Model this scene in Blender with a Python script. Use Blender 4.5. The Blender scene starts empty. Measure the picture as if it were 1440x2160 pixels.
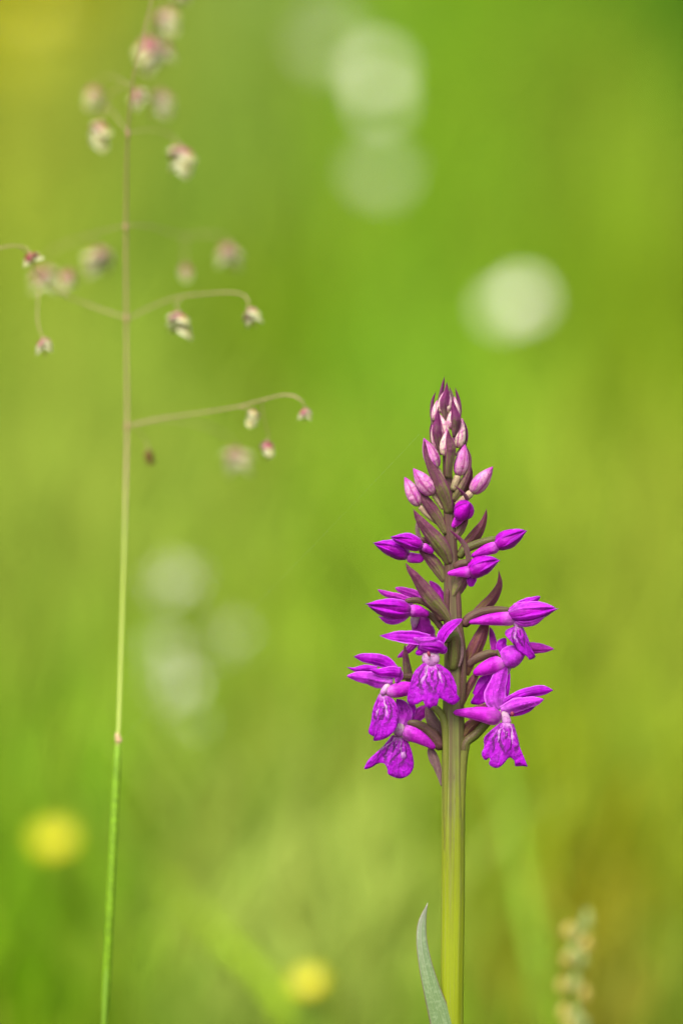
import bpy, math, random
import numpy as np
from mathutils import Vector, Matrix, Euler

R = math.radians
rng = np.random.default_rng(7)
random.seed(7)
sc = bpy.context.scene
col = sc.collection

# ------------------------------------------------------------------ camera
PITCH = R(10.0)          # looking slightly down into the meadow
CAM_H = 0.38             # metres above the turf
D0 = 0.80                # focus distance: the orchid
S = 0.00009              # metres per photo pixel in the focus plane
LENS = 36.0 * D0 / (2160 * S)
cd = bpy.data.cameras.new('camera'); cam = bpy.data.objects.new('camera', cd); col.objects.link(cam)
cam.location = (0, 0, CAM_H); cam.rotation_euler = (math.pi / 2 - PITCH, 0, 0)
cd.sensor_fit = 'VERTICAL'; cd.sensor_height = 36; cd.sensor_width = 24; cd.lens = LENS
cd.clip_start = 0.02; cd.clip_end = 2000
cd.dof.use_dof = True; cd.dof.focus_distance = D0; cd.dof.aperture_fstop = LENS / 23.0
sc.camera = cam
# ------------------------------------------------------------------ sky, sun, exposure
SUN_EL, SUN_AZ = R(58), R(208)     # high, behind the photographer's left shoulder
w = bpy.data.worlds.new('World'); sc.world = w; w.use_nodes = True
nt = w.node_tree; nt.nodes.clear()
sky = nt.nodes.new('ShaderNodeTexSky'); sky.sky_type = 'NISHITA'; sky.sun_disc = False
sky.sun_elevation = SUN_EL; sky.sun_rotation = SUN_AZ; sky.dust_density = 4.0; sky.air_density = 1.0; sky.ozone_density = 0.6
hs = nt.nodes.new('ShaderNodeHueSaturation'); hs.inputs['Saturation'].default_value = 0.3   # thin cloud veils the blue
bg = nt.nodes.new('ShaderNodeBackground'); bg.inputs['Strength'].default_value = 0.125
wo = nt.nodes.new('ShaderNodeOutputWorld')
nt.links.new(sky.outputs[0], hs.inputs['Color']); nt.links.new(hs.outputs[0], bg.inputs['Color']); nt.links.new(bg.outputs[0], wo.inputs[0])
sl = bpy.data.lights.new('sun', 'SUN'); sl.energy = 1.5; sl.angle = R(18); sl.color = (1.0, 0.95, 0.86)
so = bpy.data.objects.new('sun', sl); col.objects.link(so)
sd = Vector((math.sin(SUN_AZ) * math.cos(SUN_EL), math.cos(SUN_AZ) * math.cos(SUN_EL), math.sin(SUN_EL)))
so.rotation_euler = sd.to_track_quat('Z', 'Y').to_euler(); so.location = (0, 0, 5)
vs = sc.view_settings
vs.view_transform = 'Standard'; vs.look = 'None'; vs.gamma = 1.0; vs.use_curve_mapping = False
vs.exposure = 1.76
sc.cycles.use_denoising = True
sc.cycles.max_bounces = 8; sc.cycles.transparent_max_bounces = 8

# ------------------------------------------------------------------ helpers
FW = np.array([0, math.cos(PITCH), -math.sin(PITCH)]); UP = np.array([0, math.sin(PITCH), math.cos(PITCH)])
CP = np.array([0, 0, CAM_H])
def at(px, py, dz=0.0):
    """point in the meadow: sight line of a photo pixel, dz pixels (of S) behind the focus plane"""
    D = D0 + dz * S; k = D / D0 * S
    return CP + FW * D + UP * ((1080 - py) * k) + np.array([(px - 720) * k, 0, 0])
def at_d(px, py, D): return at(px, py, (D - D0) / S)
def at_z(px, py, z):
    d = FW + UP * ((1080 - py) * S / D0) + np.array([(px - 720) * S / D0, 0, 0])
    return CP + d * ((z - CAM_H) / d[2])
def empty(name, loc, label=None, cat=None, group=None):
    o = bpy.data.objects.new(name, None); o.empty_display_size = 0.01; o.location = loc; col.objects.link(o)
    if label: o['label'] = label; o['category'] = cat
    if group: o['group'] = group
    return o
def tag(o, label=None, cat=None, group=None, kind=None):
    if label: o['label'] = label
    if cat: o['category'] = cat
    if group: o['group'] = group
    if kind: o['kind'] = kind
    return o
def mesh(name, V, F, UV=None, mat=None, smooth=True):
    me = bpy.data.meshes.new(name)
    me.from_pydata([tuple(v) for v in V], [], [tuple(f) for f in F]); me.update()
    if UV is not None:
        ul = me.uv_layers.new(name='UVMap'); idx = np.zeros(len(me.loops), dtype=np.int32)
        me.loops.foreach_get('vertex_index', idx); ul.data.foreach_set('uv', np.asarray(UV, dtype=np.float32)[idx].ravel())
    if smooth: me.polygons.foreach_set('use_smooth', [True] * len(me.polygons))
    if mat: me.materials.append(mat)
    return me
def root_of(o):
    while o.parent is not None: o = o.parent
    return o
def link(name, me, parent=None, loc=(0, 0, 0)):
    o = bpy.data.objects.new(name, me); o.location = loc; o.parent = parent; col.objects.link(o); return o
def spline(P, n):
    P = np.asarray(P, float)
    if len(P) == 2: return P[0] + (P[1] - P[0]) * np.linspace(0, 1, n)[:, None]
    d = np.concatenate([[0], np.cumsum(np.maximum(1e-6, np.linalg.norm(np.diff(P[:, :3], axis=0), axis=1)))])
    t = np.linspace(0, d[-1], n)
    m = np.zeros_like(P)
    m[1:-1] = (P[2:] - P[:-2]) / (d[2:] - d[:-2])[:, None]
    m[0] = (P[1] - P[0]) / (d[1] - d[0]); m[-1] = (P[-1] - P[-2]) / (d[-1] - d[-2])
    k = np.clip(np.searchsorted(d, t, side='right') - 1, 0, len(P) - 2)
    h = (d[k + 1] - d[k]); u = ((t - d[k]) / h)[:, None]; h = h[:, None]
    return ((2*u**3 - 3*u**2 + 1) * P[k] + (u**3 - 2*u**2 + u) * h * m[k] + (-2*u**3 + 3*u**2) * P[k+1] + (u**3 - u**2) * h * m[k+1])
def grid_faces(nl, nw, off=0, flip=False):
    F = []
    for i in range(nl - 1):
        for j in range(nw - 1):
            a = off + i * nw + j; q = (a, a + 1, a + nw + 1, a + nw)
            F.append(q[::-1] if flip else q)
    return F
def shell(front, back, nl, nw, uv):
    """two grids closed along their rims into one thin solid"""
    n = nl * nw
    V = np.concatenate([front, back]); UV = np.concatenate([uv, uv])
    F = grid_faces(nl, nw) + grid_faces(nl, nw, n, True)
    rim = [i for i in range(nw)] + [i * nw + nw - 1 for i in range(1, nl)] + [(nl - 1) * nw + j for j in range(nw - 2, -1, -1)] + [i * nw for i in range(nl - 2, 0, -1)]
    for a, b in zip(rim, rim[1:] + rim[:1]): F.append((b, a, a + n, b + n))
    return V, F, UV
LEAN = 0.06
def opx(V, lean=LEAN):
    """photo-plane pixel triples -> world; the orchid leans slightly towards the lens at its top"""
    V = np.asarray(V, float)
    D = D0 + (V[:, 2] + lean * (V[:, 1] - 1250)) * S; k = D / D0 * S
    out = CP + FW * D[:, None] + UP * ((1080 - V[:, 1]) * k)[:, None]
    out[:, 0] += (V[:, 0] - 720) * k
    return out
def place(name, V, F, UV, mat, parent, lean=LEAN):
    W = opx(V, lean) - np.array(root_of(parent).location)
    return link(name, mesh(name, W, F, UV, mat), parent)
def ribbon(name, parent, pts, hw, dz, mat, cup=0.35, tilt=0.0, th=2.0, nl=26, nw=21, wav=0.0, fold=None, lean=LEAN):
    """petal, sepal, bract or leaf: a cupped thin solid grown along its midrib"""
    n = len(pts)
    if name in ('sepal', 'petal'): hw = list(hw[:-1]) + [hw[-1] * .6]; wav = max(wav, .03); th = min(th, 1.4)
    if fold is None: fold = -.30 if name != 'bract' else -.45; cup = cup * .45
    if np.isscalar(dz): dz = [dz] * n
    elif len(dz) != n: dz = list(np.interp(np.linspace(0, 1, n), np.linspace(0, 1, len(dz)), dz))
    P = spline([(p[0], p[1], z, h) for p, z, h in zip(pts, dz, hw)], nl)
    H = np.maximum(P[:, 3], 0.15)
    if hw[-1] > 0:
        s = np.linspace(0, 1, nl); e = np.clip((s - 0.86) / 0.14, 0, 1); H = H * np.sqrt(np.maximum(0.02, 1 - e**2))
    T = np.gradient(P[:, :2], axis=0); T /= np.maximum(1e-9, np.linalg.norm(T, axis=1))[:, None]
    N = np.stack([-T[:, 1], T[:, 0]], 1)
    t = np.linspace(-1, 1, nw)
    ph = rng.uniform(0, 6.28, 4)
    f = np.zeros((nl, nw, 3)); b = np.zeros((nl, nw, 3)); uv = np.zeros((nl, nw, 2))
    for i in range(nl):
        v = i / (nl - 1)
        rag = 1 + wav * (math.sin(v * 21 + ph[0]) * .5 + math.sin(v * 37 + ph[1]) * .5)
        for j in range(nw):
            x = t[j]; side = ph[2] if x < 0 else ph[3]
            h = H[i] * (1 + wav * abs(x) * (math.sin(v * 19 + side) + .6 * math.sin(v * 41 + side * 2)))
            f[i, j, :2] = P[i, :2] + N[i] * h * x
            z = P[i, 2] + cup * H[i] * x * x + tilt * H[i] * x + fold * H[i] * (1 - abs(x)) + wav * H[i] * abs(x) * 1.5 * math.sin(v * 17 + side)
            if name in ('sepal', 'petal', 'bract') and H[i] > 4: z += H[i] * (.045 * math.cos(x * 9.5 + ph[0]) + .03 * math.cos(x * 15 + ph[1] + v * 3)) * math.sin(math.pi * min(1, v + .08)) + .05 * H[i] * math.sin(v * 9 + ph[2] + x * 2)
            f[i, j, 2] = z; b[i, j] = f[i, j]; b[i, j, 2] = z + th * (1.05 - x * x)
            uv[i, j] = ((x + 1) / 2, v)
    V, F, UV = shell(f.reshape(-1, 3), b.reshape(-1, 3), nl, nw, uv.reshape(-1, 2))
    return place(name, V, F, UV, mat, parent, lean)
def tube_geo(P, r, ns=14, ridge=0, amp=0.0, flat=1.0, caps=True, ph=0.0):
    P = np.asarray(P, float); n = len(P)
    T = np.gradient(P, axis=0); T /= np.maximum(1e-12, np.linalg.norm(T, axis=1))[:, None]
    ref = np.array([0.1, 0.05, 1.0]); ref = ref if abs(ref @ T[0]) < .95 * np.linalg.norm(ref) else np.array([1.0, .2, 0])
    a = np.cross(T[0], ref); a /= np.linalg.norm(a)
    V = []; UV = []
    for i in range(n):
        a = a - T[i] * (a @ T[i]); a /= np.linalg.norm(a); c = np.cross(T[i], a)
        for j in range(ns + 1):
            th = 2 * math.pi * j / ns
            rr = r[i] * (1 + amp * math.cos(ridge * th + ph)) if ridge else r[i]
            V.append(P[i] + a * rr * math.cos(th) + c * rr * flat * math.sin(th)); UV.append((j / ns + (ph / (2 * math.pi * ridge) if ridge else 0), i / (n - 1)))
    F = grid_faces(n, ns + 1)
    if caps:
        V.append(P[0]); UV.append((.5, 0)); V.append(P[-1]); UV.append((.5, 1)); k = len(V)
        for j in range(ns):
            F.append((k - 2, j + 1, j)); F.append((k - 1, (n - 1) * (ns + 1) + j, (n - 1) * (ns + 1) + j + 1))
    return np.array(V), F, np.array(UV)
def tube(name, parent, pts, r, dz, mat, n=28, ns=16, ridge=0, amp=0.0, lean=LEAN, flat=1.0, ph=0.0):
    m = len(pts)
    if np.isscalar(dz): dz = [dz] * m
    elif len(dz) != m: dz = list(np.interp(np.linspace(0, 1, m), np.linspace(0, 1, len(dz)), dz))
    if np.isscalar(r): r = [r] * m
    P = spline([(p[0], p[1], z, q) for p, z, q in zip(pts, dz, r)], n)
    rr = np.maximum(P[:, 3], 0.1); e = np.concatenate([[0], np.cumsum(np.linalg.norm(np.diff(P[:, :3], axis=0), axis=1))])
    for q in (e, e[-1] - e): rr = rr * np.sqrt(np.clip(1 - np.clip(1 - q / np.maximum(rr, .1), 0, 1)**2, .01, 1))
    V, F, UV = tube_geo(P[:, :3], rr, ns, ridge, amp, flat, True, ph)
    return place(name, V, F, UV, mat, parent, lean)
BUDV = [0, .04, .12, .28, .45, .62, .78, .90, .97, 1]
BUDR = [.34, .60, .82, 1.0, .98, .82, .55, .28, .12, .02]
def bud(name, parent, a, b, hw, mat, bend=0.0, n=22, ns=20, amp=.09, lean=LEAN, ph=0.0, sharp=1.0):
    """closed bud or hood: three sepals pressed together, ridged, pointed"""
    a = np.array(a, float); b = np.array(b, float); d = b - a
    pr = np.array([-d[1], d[0], 0]); pr /= max(1e-6, np.linalg.norm(pr))
    v = np.linspace(0, 1, n); P = a + d * v[:, None] + pr * (np.sin(v * math.pi) * bend)[:, None]
    r = np.interp(v, BUDV, BUDR) * hw
    if sharp != 1.0: r = np.where(v > .5, hw * (r / hw)**sharp, r)
    V, F, UV = tube_geo(P, r, ns, 3, amp, 1.0, True, ph)
    return place(name, V, F, UV, mat, parent, lean)
def lip(name, parent, outline, dz0, mat, bulge=10.0, tilt=0.0, th=2.0, nr=12, nu=84, pleat=2.6, seed=0, lean=LEAN, swing=0.0):
    """lobed lip: fans out from its narrow base to the traced, ragged lobe edge"""
    O = np.asarray(outline, float)
    E = spline(np.column_stack([O, np.zeros(len(O))]), nu)[:, :2]
    base = (O[0] + O[-1]) / 2; ctr = O.mean(0)
    q = np.random.default_rng(seed); ph = q.uniform(0, 6.28, 3)
    f = np.zeros((nr, nu, 3)); uv = np.zeros((nr, nu, 2))
    b0 = O[0]; b1 = O[-1]; L = np.max(np.linalg.norm(O - base, axis=1))
    for i in range(nr):
        v = i / (nr - 1)
        for j in range(nu):
            u = j / (nu - 1); st = b0 + (b1 - b0) * u
            p = st + (E[j] - st) * v
            rr = np.linalg.norm(p - base) / L
            z = dz0 - bulge * math.sin(min(1.0, rr * 1.05) * math.pi * .62) + tilt * rr * L + swing * (p[0] - base[0])
            z += abs(u - .5) * 2 * bulge * 1.1 * v + pleat * v * math.sin(u * 17 + ph[0]) + .7 * pleat * v * v * math.sin(u * 31 + ph[1])
            f[i, j] = (p[0], p[1], z); uv[i, j] = (u, rr)
    b = f.copy(); b[:, :, 2] += th * (1.05 - np.linspace(0, 1, nr)[:, None]**2)
    V, F, UV = shell(f.reshape(-1, 3), b.reshape(-1, 3), nr, nu, uv.reshape(-1, 2))
    return place(name, V, F, UV, mat, parent, lean)

# ------------------------------------------------------------------ materials
class G:
    def __init__(s, name):
        s.m = bpy.data.materials.new(name); s.m.use_nodes = True; s.t = s.m.node_tree; s.t.nodes.clear()
        s.out = s.t.nodes.new('ShaderNodeOutputMaterial')
    def set(s, sock, v):
        if isinstance(v, bpy.types.NodeSocket): s.t.links.new(v, sock)
        elif isinstance(v, (tuple, list)) and len(v) == 3 and sock.type == 'RGBA': sock.default_value = (*v, 1)
        else: sock.default_value = v
    def uv(s):
        n = s.t.nodes.new('ShaderNodeTexCoord'); x = s.t.nodes.new('ShaderNodeSeparateXYZ'); s.t.links.new(n.outputs['UV'], x.inputs[0])
        s.tc = n; return x.outputs[0], x.outputs[1]
    def obj(s):
        n = s.t.nodes.new('ShaderNodeTexCoord'); return n.outputs['Object']
    def rnd(s): return s.t.nodes.new('ShaderNodeObjectInfo').outputs['Random']
    def math(s, op, a, b=0.0, c=None, clamp=False):
        n = s.t.nodes.new('ShaderNodeMath'); n.operation = op; n.use_clamp = clamp
        s.set(n.inputs[0], a); s.set(n.inputs[1], b)
        if c is not None: s.set(n.inputs[2], c)
        return n.outputs[0]
    def vec(s, x, y, z=0.0):
        n = s.t.nodes.new('ShaderNodeCombineXYZ')
        for i, q in enumerate((x, y, z)): s.set(n.inputs[i], q)
        return n.outputs[0]
    def noise(s, v, scale, detail=2.0, rough=.5, dist=0.0):
        n = s.t.nodes.new('ShaderNodeTexNoise'); s.set(n.inputs['Vector'], v); n.inputs['Scale'].default_value = scale
        n.inputs['Detail'].default_value = detail; n.inputs['Roughness'].default_value = rough; n.inputs['Distortion'].default_value = dist
        return n.outputs['Fac']
    def vor(s, v, scale):
        n = s.t.nodes.new('ShaderNodeTexVoronoi'); s.set(n.inputs['Vector'], v); n.inputs['Scale'].default_value = scale; return n.outputs['Distance']
    def ramp(s, f, stops):
        n = s.t.nodes.new('ShaderNodeValToRGB'); e = n.color_ramp.elements
        while len(e) < len(stops): e.new(.5)
        for k, (p, c) in enumerate(stops):
            e[k].position = p; e[k].color = (c, c, c, 1) if np.isscalar(c) else (*c, 1)
        s.set(n.inputs[0], f); return n.outputs[0]
    def mix(s, f, a, b, mode='MIX'):
        n = s.t.nodes.new('ShaderNodeMix'); n.data_type = 'RGBA'; n.blend_type = mode
        s.set(n.inputs[0], f); s.set(n.inputs[6], a); s.set(n.inputs[7], b); return n.outputs[2]
    def finish(s, colr, rough=.55, spec=.3, trans=.25, tcol=None, bump=None, bs=.3, bd=.0001, sheen=0.0):
        p = s.t.nodes.new('ShaderNodeBsdfPrincipled'); s.set(p.inputs['Base Color'], colr); s.set(p.inputs['Roughness'], rough)
        p.inputs['Specular IOR Level'].default_value = spec; p.inputs['Sheen Weight'].default_value = sheen
        p.inputs['Sheen Roughness'].default_value = .4
        if bump is not None:
            b = s.t.nodes.new('ShaderNodeBump'); b.inputs['Strength'].default_value = bs; b.inputs['Distance'].default_value = bd
            s.set(b.inputs['Height'], bump); s.t.links.new(b.outputs[0], p.inputs['Normal'])
        sh = p.outputs[0]
        if trans > 0:
            t = s.t.nodes.new('ShaderNodeBsdfTranslucent'); s.set(t.inputs[0], tcol if tcol is not None else colr)
            m = s.t.nodes.new('ShaderNodeMixShader'); m.inputs[0].default_value = trans
            s.t.links.new(sh, m.inputs[1]); s.t.links.new(t.outputs[0], m.inputs[2]); sh = m.outputs[0]
        s.t.links.new(sh, s.out.inputs[0]); return s.m

def edge(g, u):    # 0 on the midrib, 1 on the margin
    return g.math('MULTIPLY', g.math('ABSOLUTE', g.math('SUBTRACT', u, .5)), 2.0)
def petal_mat(name, tip, body, base, pale=.25, vein=.5, basepos=.22, trans=.42, seam=False):
    g = G(name); u, v = g.uv(); o = g.obj()
    c = g.ramp(v, [(0, base), (basepos, body), (.72, body), (1, tip)])
    st = g.noise(g.vec(g.math('MULTIPLY', u, 4.5), g.math('MULTIPLY', v, 1.0), g.math('MULTIPLY', g.rnd(), 9)), 1.0, 4, .65)
    c = g.mix(g.ramp(st, [(.42, 0), (.60, vein)]), c, tuple(x * .45 for x in body))
    cell = g.noise(o, 1500, 3, .7)
    c = g.mix(g.ramp(cell, [(.48, 0), (.64, pale * 1.5)]), c, tuple(min(1, x * 1.4 + .012) for x in body))
    blot = g.noise(o, 420, 3, .6)
    c = g.mix(g.ramp(blot, [(.46, 0), (.60, .65)]), c, tuple(x * .5 for x in body))
    if seam:
        k = g.math('COSINE', g.math('MULTIPLY', u, 6 * math.pi))
        c = g.mix(g.ramp(g.math('ADD', k, 1.0), [(.03, .85), (.14, 0)]), c, tuple(x * .35 for x in body))
    else: c = g.mix(g.ramp(edge(g, u), [(.80, 0), (1, .85)]), c, tuple(min(1, x * 1.25 + .11) for x in body))  # bright light rim along the margin, painted into the petal colour
    return g.finish(c, .45, .14, trans, bump=g.math('ADD', st, g.math('MULTIPLY', cell, .6)), bs=.9, bd=.00026, sheen=.04)
MAG = (.36, .006, .40)
M = {}
M['petal'] = petal_mat('magenta_petal', (.33, .0, .44), (.39, .001, .48), (.50, .05, .54), basepos=.16)
M['petal_lilac'] = petal_mat('lilac_petal', (.40, .003, .49), (.46, .024, .54), (.55, .17, .57), vein=.6, basepos=.3, pale=.45)
M['petal_pink'] = petal_mat('pink_petal', (.40, .018, .38), (.38, .014, .37), (.46, .18, .42), basepos=.25)
M['spur'] = petal_mat('spur_skin', (.46, .001, .49), (.50, .015, .52), (.56, .21, .53), basepos=.35, vein=.3, pale=.35)
M['bud_magenta'] = petal_mat('magenta_bud', (.36, .0, .45), (.43, .001, .46), (.53, .12, .45), basepos=.13, vein=.8, seam=True)
def pale_bud(name, lo, hi, tip):
    g = G(name); u, v = g.uv(); o = g.obj()
    c = g.ramp(v, [(0, lo), (.3, hi), (.7, hi), (1, tip)])
    st = g.noise(g.vec(g.math('MULTIPLY', u, 13), g.math('MULTIPLY', v, 2), g.math('MULTIPLY', g.rnd(), 9)), 1.0, 3, .65)
    c = g.mix(g.ramp(st, [(.44, 0), (.62, .8)]), c, tip)
    sp = g.noise(o, 1700, 2, .7)
    c = g.mix(g.ramp(sp, [(.52, 0), (.64, .6)]), c, (.30, .02, .20))
    k = g.math('COSINE', g.math('MULTIPLY', u, 6 * math.pi))
    c = g.mix(g.ramp(g.math('ADD', k, 1.0), [(.03, .8), (.16, 0)]), c, (.26, .03, .16))
    return g.finish(c, .42, .25, .2, bump=g.math('ADD', st, sp), bs=.8, bd=.0003)
M['bud_cream'] = pale_bud('cream_bud', (.40, .34, .14), (.54, .40, .34), (.42, .11, .29))
M['bud_pink'] = pale_bud('pink_bud', (.40, .27, .22), (.46, .20, .34), (.34, .006, .30))
def lip_mat():
    g = G('patterned_lip'); u, v = g.uv(); o = g.obj()
    e = edge(g, u)
    wob = g.noise(o, 700, 2, .6); wob2 = g.noise(o, 420, 2, .5)
    c = g.ramp(v, [(0, (.38, .015, .43)), (.45, (.27, .0, .34)), (1, (.31, .001, .43))])
    ray = g.noise(g.vec(g.math('MULTIPLY', u, 20), g.math('MULTIPLY', v, 2.6), g.math('MULTIPLY', g.rnd(), 9)), 1.0, 3, .6, .6)
    c = g.mix(g.ramp(ray, [(.50, 0), (.58, .6)]), c, (.16, .0, .20))
    sp = g.noise(o, 1150, 3, .65)
    c = g.mix(g.ramp(sp, [(.54, 0), (.60, .6)]), c, (.10, .0, .14))
    c = g.mix(g.ramp(g.noise(o, 1300, 2, .6), [(.58, 0), (.70, .35)]), c, (.42, .02, .46))
    # looped dark lines round the middle
    ring = g.math('SINE', g.math('ADD', g.math('MULTIPLY', g.math('ADD', e, g.math('MULTIPLY', v, .75)), 22), g.math('MULTIPLY', wob, 7)))
    zone = g.math('MULTIPLY', g.ramp(v, [(.10, 0), (.18, 1), (.55, 1), (.72, 0)]), g.ramp(e, [(.55, 1), (.8, 0)]))
    loop = g.math('MULTIPLY', g.ramp(ring, [(.35, 0), (.65, 1)]), zone)
    c = g.mix(g.math('MULTIPLY', loop, .9), c, (.075, .0, .085))
    # broken white streaks running down from the throat
    we = g.math('ABSOLUTE', g.math('SUBTRACT', g.math('ADD', e, g.math('MULTIPLY', g.math('SUBTRACT', wob2, .5), .5)), .34))
    wl = g.math('MULTIPLY', g.ramp(we, [(.025, 1), (.055, 0)]), g.ramp(v, [(.36, 1), (.50, 0)]))
    wl = g.math('MULTIPLY', wl, g.ramp(g.noise(o, 1000, 2, .6), [(.38, .1), (.5, 1)]))
    c = g.mix(g.math('MULTIPLY', wl, .7), c, (.46, .26, .46))
    wn = g.math('MULTIPLY', g.ramp(g.noise(o, 1500, 1, .5), [(.59, 0), (.65, 1)]), g.math('MULTIPLY', g.ramp(v, [(.1, 1), (.45, 0)]), g.ramp(e, [(.5, 1), (.8, 0)])))
    c = g.mix(g.math('MULTIPLY', wn, .5), c, (.46, .22, .46))
    c = g.mix(g.ramp(v, [(.02, .85), (.13, 0)]), c, (.40, .19, .39))
    return g.finish(c, .45, .2, .2, bump=g.math('ADD', ray, sp), bs=.9, bd=.0003, sheen=.03)
M['lip'] = lip_mat()
def throat_mat():
    g = G('white_throat'); u, v = g.uv(); o = g.obj()
    c = g.ramp(v, [(0, (.44, .34, .30)), (.45, (.40, .21, .37)), (1, (.38, .08, .40))])
    c = g.mix(g.ramp(g.noise(o, 1500, 2, .6), [(.57, 0), (.64, .7)]), c, (.24, .01, .17))
    return g.finish(c, .45, .3, .25)
M['throat'] = throat_mat()
def bract_mat(name, low, midc, tip, rim):
    g = G(name); u, v = g.uv(); o = g.obj()
    mot = g.noise(o, 420, 3, .65)
    vv = g.math('ADD', v, g.math('MULTIPLY', g.math('SUBTRACT', mot, .5), 1.1))
    c = g.ramp(vv, [(.0, low), (.30, low), (.55, midc), (.95, tip)])
    st = g.noise(g.vec(g.math('MULTIPLY', u, 6), g.math('MULTIPLY', v, 1.2), g.math('MULTIPLY', g.rnd(), 7)), 1.0, 4, .7)
    c = g.mix(g.ramp(st, [(.42, 0), (.60, .65)]), c, rim)
    sp = g.noise(o, 1800, 3, .7)
    c = g.mix(g.ramp(sp, [(.5, 0), (.66, .5)]), c, tuple(x * 1.7 for x in midc))
    c = g.mix(g.ramp(edge(g, u), [(.70, 0), (.97, .9)]), c, tuple(x * 1.25 for x in rim))
    midrib = g.ramp(edge(g, u), [(0, .55), (.07, 0)])
    c = g.mix(midrib, c, tuple(x * .5 for x in rim))
    return g.finish(c, .5, .14, .3, bump=g.math('ADD', st, g.math('MULTIPLY', sp, .7)), bs=.9, bd=.00028)
M['bract'] = bract_mat('olive_purple_bract', (.160, .165, .040), (.140, .062, .068), (.095, .012, .045), (.125, .018, .080))
M['bract_top'] = bract_mat('purple_bract', (.140, .105, .060), (.125, .026, .080), (.115, .004, .062), (.140, .014, .092))
M['bract_brown'] = bract_mat('brown_bract', (.130, .080, .022), (.120, .040, .036), (.100, .014, .040), (.125, .026, .070))
M['bract_grey'] = bract_mat('lilac_grey_bract', (.20, .12, .12), (.15, .10, .075), (.12, .05, .07), (.17, .07, .11))
def skin(name, a, b, c3, sx=12):
    g = G(name); u, v = g.uv(); o = g.obj()
    c = g.ramp(v, [(0, a), (1, b)])
    st = g.noise(g.vec(g.math('MULTIPLY', u, sx), g.math('MULTIPLY', v, 1.2), g.math('MULTIPLY', g.rnd(), 5)), 1.0, 3, .6)
    c = g.mix(g.ramp(st, [(.42, 0), (.62, .75)]), c, c3)
    sp = g.noise(o, 3000, 2, .6)
    c = g.mix(g.ramp(sp, [(.5, 0), (.75, .35)]), c, tuple(x * 1.7 for x in a))
    return g.finish(c, .5, .18, .12, bump=g.math('ADD', st, sp), bs=.6, bd=.0002)
M['ovary'] = skin('brown_ovary', (.085, .036, .032), (.070, .058, .018), (.055, .012, .026))
M['ovary_green'] = skin('green_ovary', (.080, .085, .018), (.070, .080, .015), (.065, .026, .024))
M['rib'] = skin('stem_rib', (.090, .090, .02), (.175, .21, .003), (.11, .10, .02))
M['ovary_cream'] = skin('cream_ovary', (.15, .14, .05), (.36, .27, .17), (.24, .12, .11))
def stem_mat():
    g = G('orchid_stem'); u, v = g.uv(); o = g.obj()
    st = g.noise(g.vec(g.math('MULTIPLY', u, 15), g.math('MULTIPLY', v, 1.6)), 1.0, 4, .6, .3)
    fine = g.noise(g.vec(g.math('MULTIPLY', u, 60), g.math('MULTIPLY', v, 9)), 1.0, 3, .7)
    mot = g.noise(o, 300, 3, .6)
    # lime at the foot, flushed purple-brown among the flowers
    vv = g.math('ADD', v, g.math('ADD', g.math('MULTIPLY', g.math('SUBTRACT', mot, .5), .05), g.math('MULTIPLY', g.math('SUBTRACT', st, .5), .22)))
    c = g.ramp(vv, [(0, (.16, .20, .012)), (.60, (.18, .215, .001)), (.67, (.15, .175, .006)), (.725, (.105, .105, .026)), (.80, (.085, .065, .026)), (.88, (.072, .032, .028)), (1, (.08, .022, .042))])
    flush = g.math('MULTIPLY', g.ramp(st, [(.47, 0), (.60, .75)]), g.ramp(v, [(.58, .08), (.69, .4), (.77, .9), (1, .9)]))
    c = g.mix(flush, c, (.085, .040, .026))
    c = g.mix(g.ramp(fine, [(.52, 0), (.66, .45)]), c, (.20, .20, .07))
    fl = g.math('MULTIPLY', g.ramp(g.noise(g.vec(g.math('MULTIPLY', u, 50), g.math('MULTIPLY', v, 60)), 1.0, 2, .6), [(.62, 0), (.70, .7)]), g.ramp(v, [(.6, 0), (.75, 1)]))
    c = g.mix(fl, c, (.07, .015, .03))
    return g.finish(c, .45, .3, .12, bump=g.math('ADD', st, fine), bs=.6, bd=.0002)
M['stem'] = stem_mat()
def leaf_mat():
    g = G('glaucous_leaf'); u, v = g.uv(); o = g.obj()
    c = g.ramp(v, [(0, (.10, .16, .045)), (.6, (.17, .23, .10)), (.86, (.22, .235, .165)), (1, (.20, .14, .155))])
    st = g.noise(g.vec(g.math('MULTIPLY', u, 16), g.math('MULTIPLY', v, 2)), 1.0, 3, .6)
    c = g.mix(g.ramp(st, [(.42, 0), (.58, .7)]), c, (.10, .165, .06))
    sp = g.noise(o, 1600, 3, .65)
    c = g.mix(g.ramp(sp, [(.48, 0), (.7, .4)]), c, (.30, .36, .22))
    c = g.mix(g.ramp(edge(g, u), [(.84, 0), (.98, .8)]), c, (.16, .085, .075))
    c = g.mix(g.ramp(edge(g, u), [(0, .5), (.06, 0)]), c, (.09, .15, .055))
    return g.finish(c, .5, .3, .2, bump=g.math('ADD', st, sp), bs=.35, bd=.00015)
M['leaf'] = leaf_mat()
def flat(name, c, rough=.55, trans=.2, var=.25, scale=900, spec=.3):
    g = G(name); o = g.obj(); n = g.noise(o, scale, 3, .6)
    cc = g.mix(g.ramp(n, [(.3, 0), (.7, 1)]), tuple(x * (1 - var) for x in c), tuple(min(1, x * (1 + var)) for x in c))
    return g.finish(cc, rough, spec, trans, bump=n, bs=.2, bd=.0001)
M['anther'] = flat('anther', (.20, .02, .05))
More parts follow.
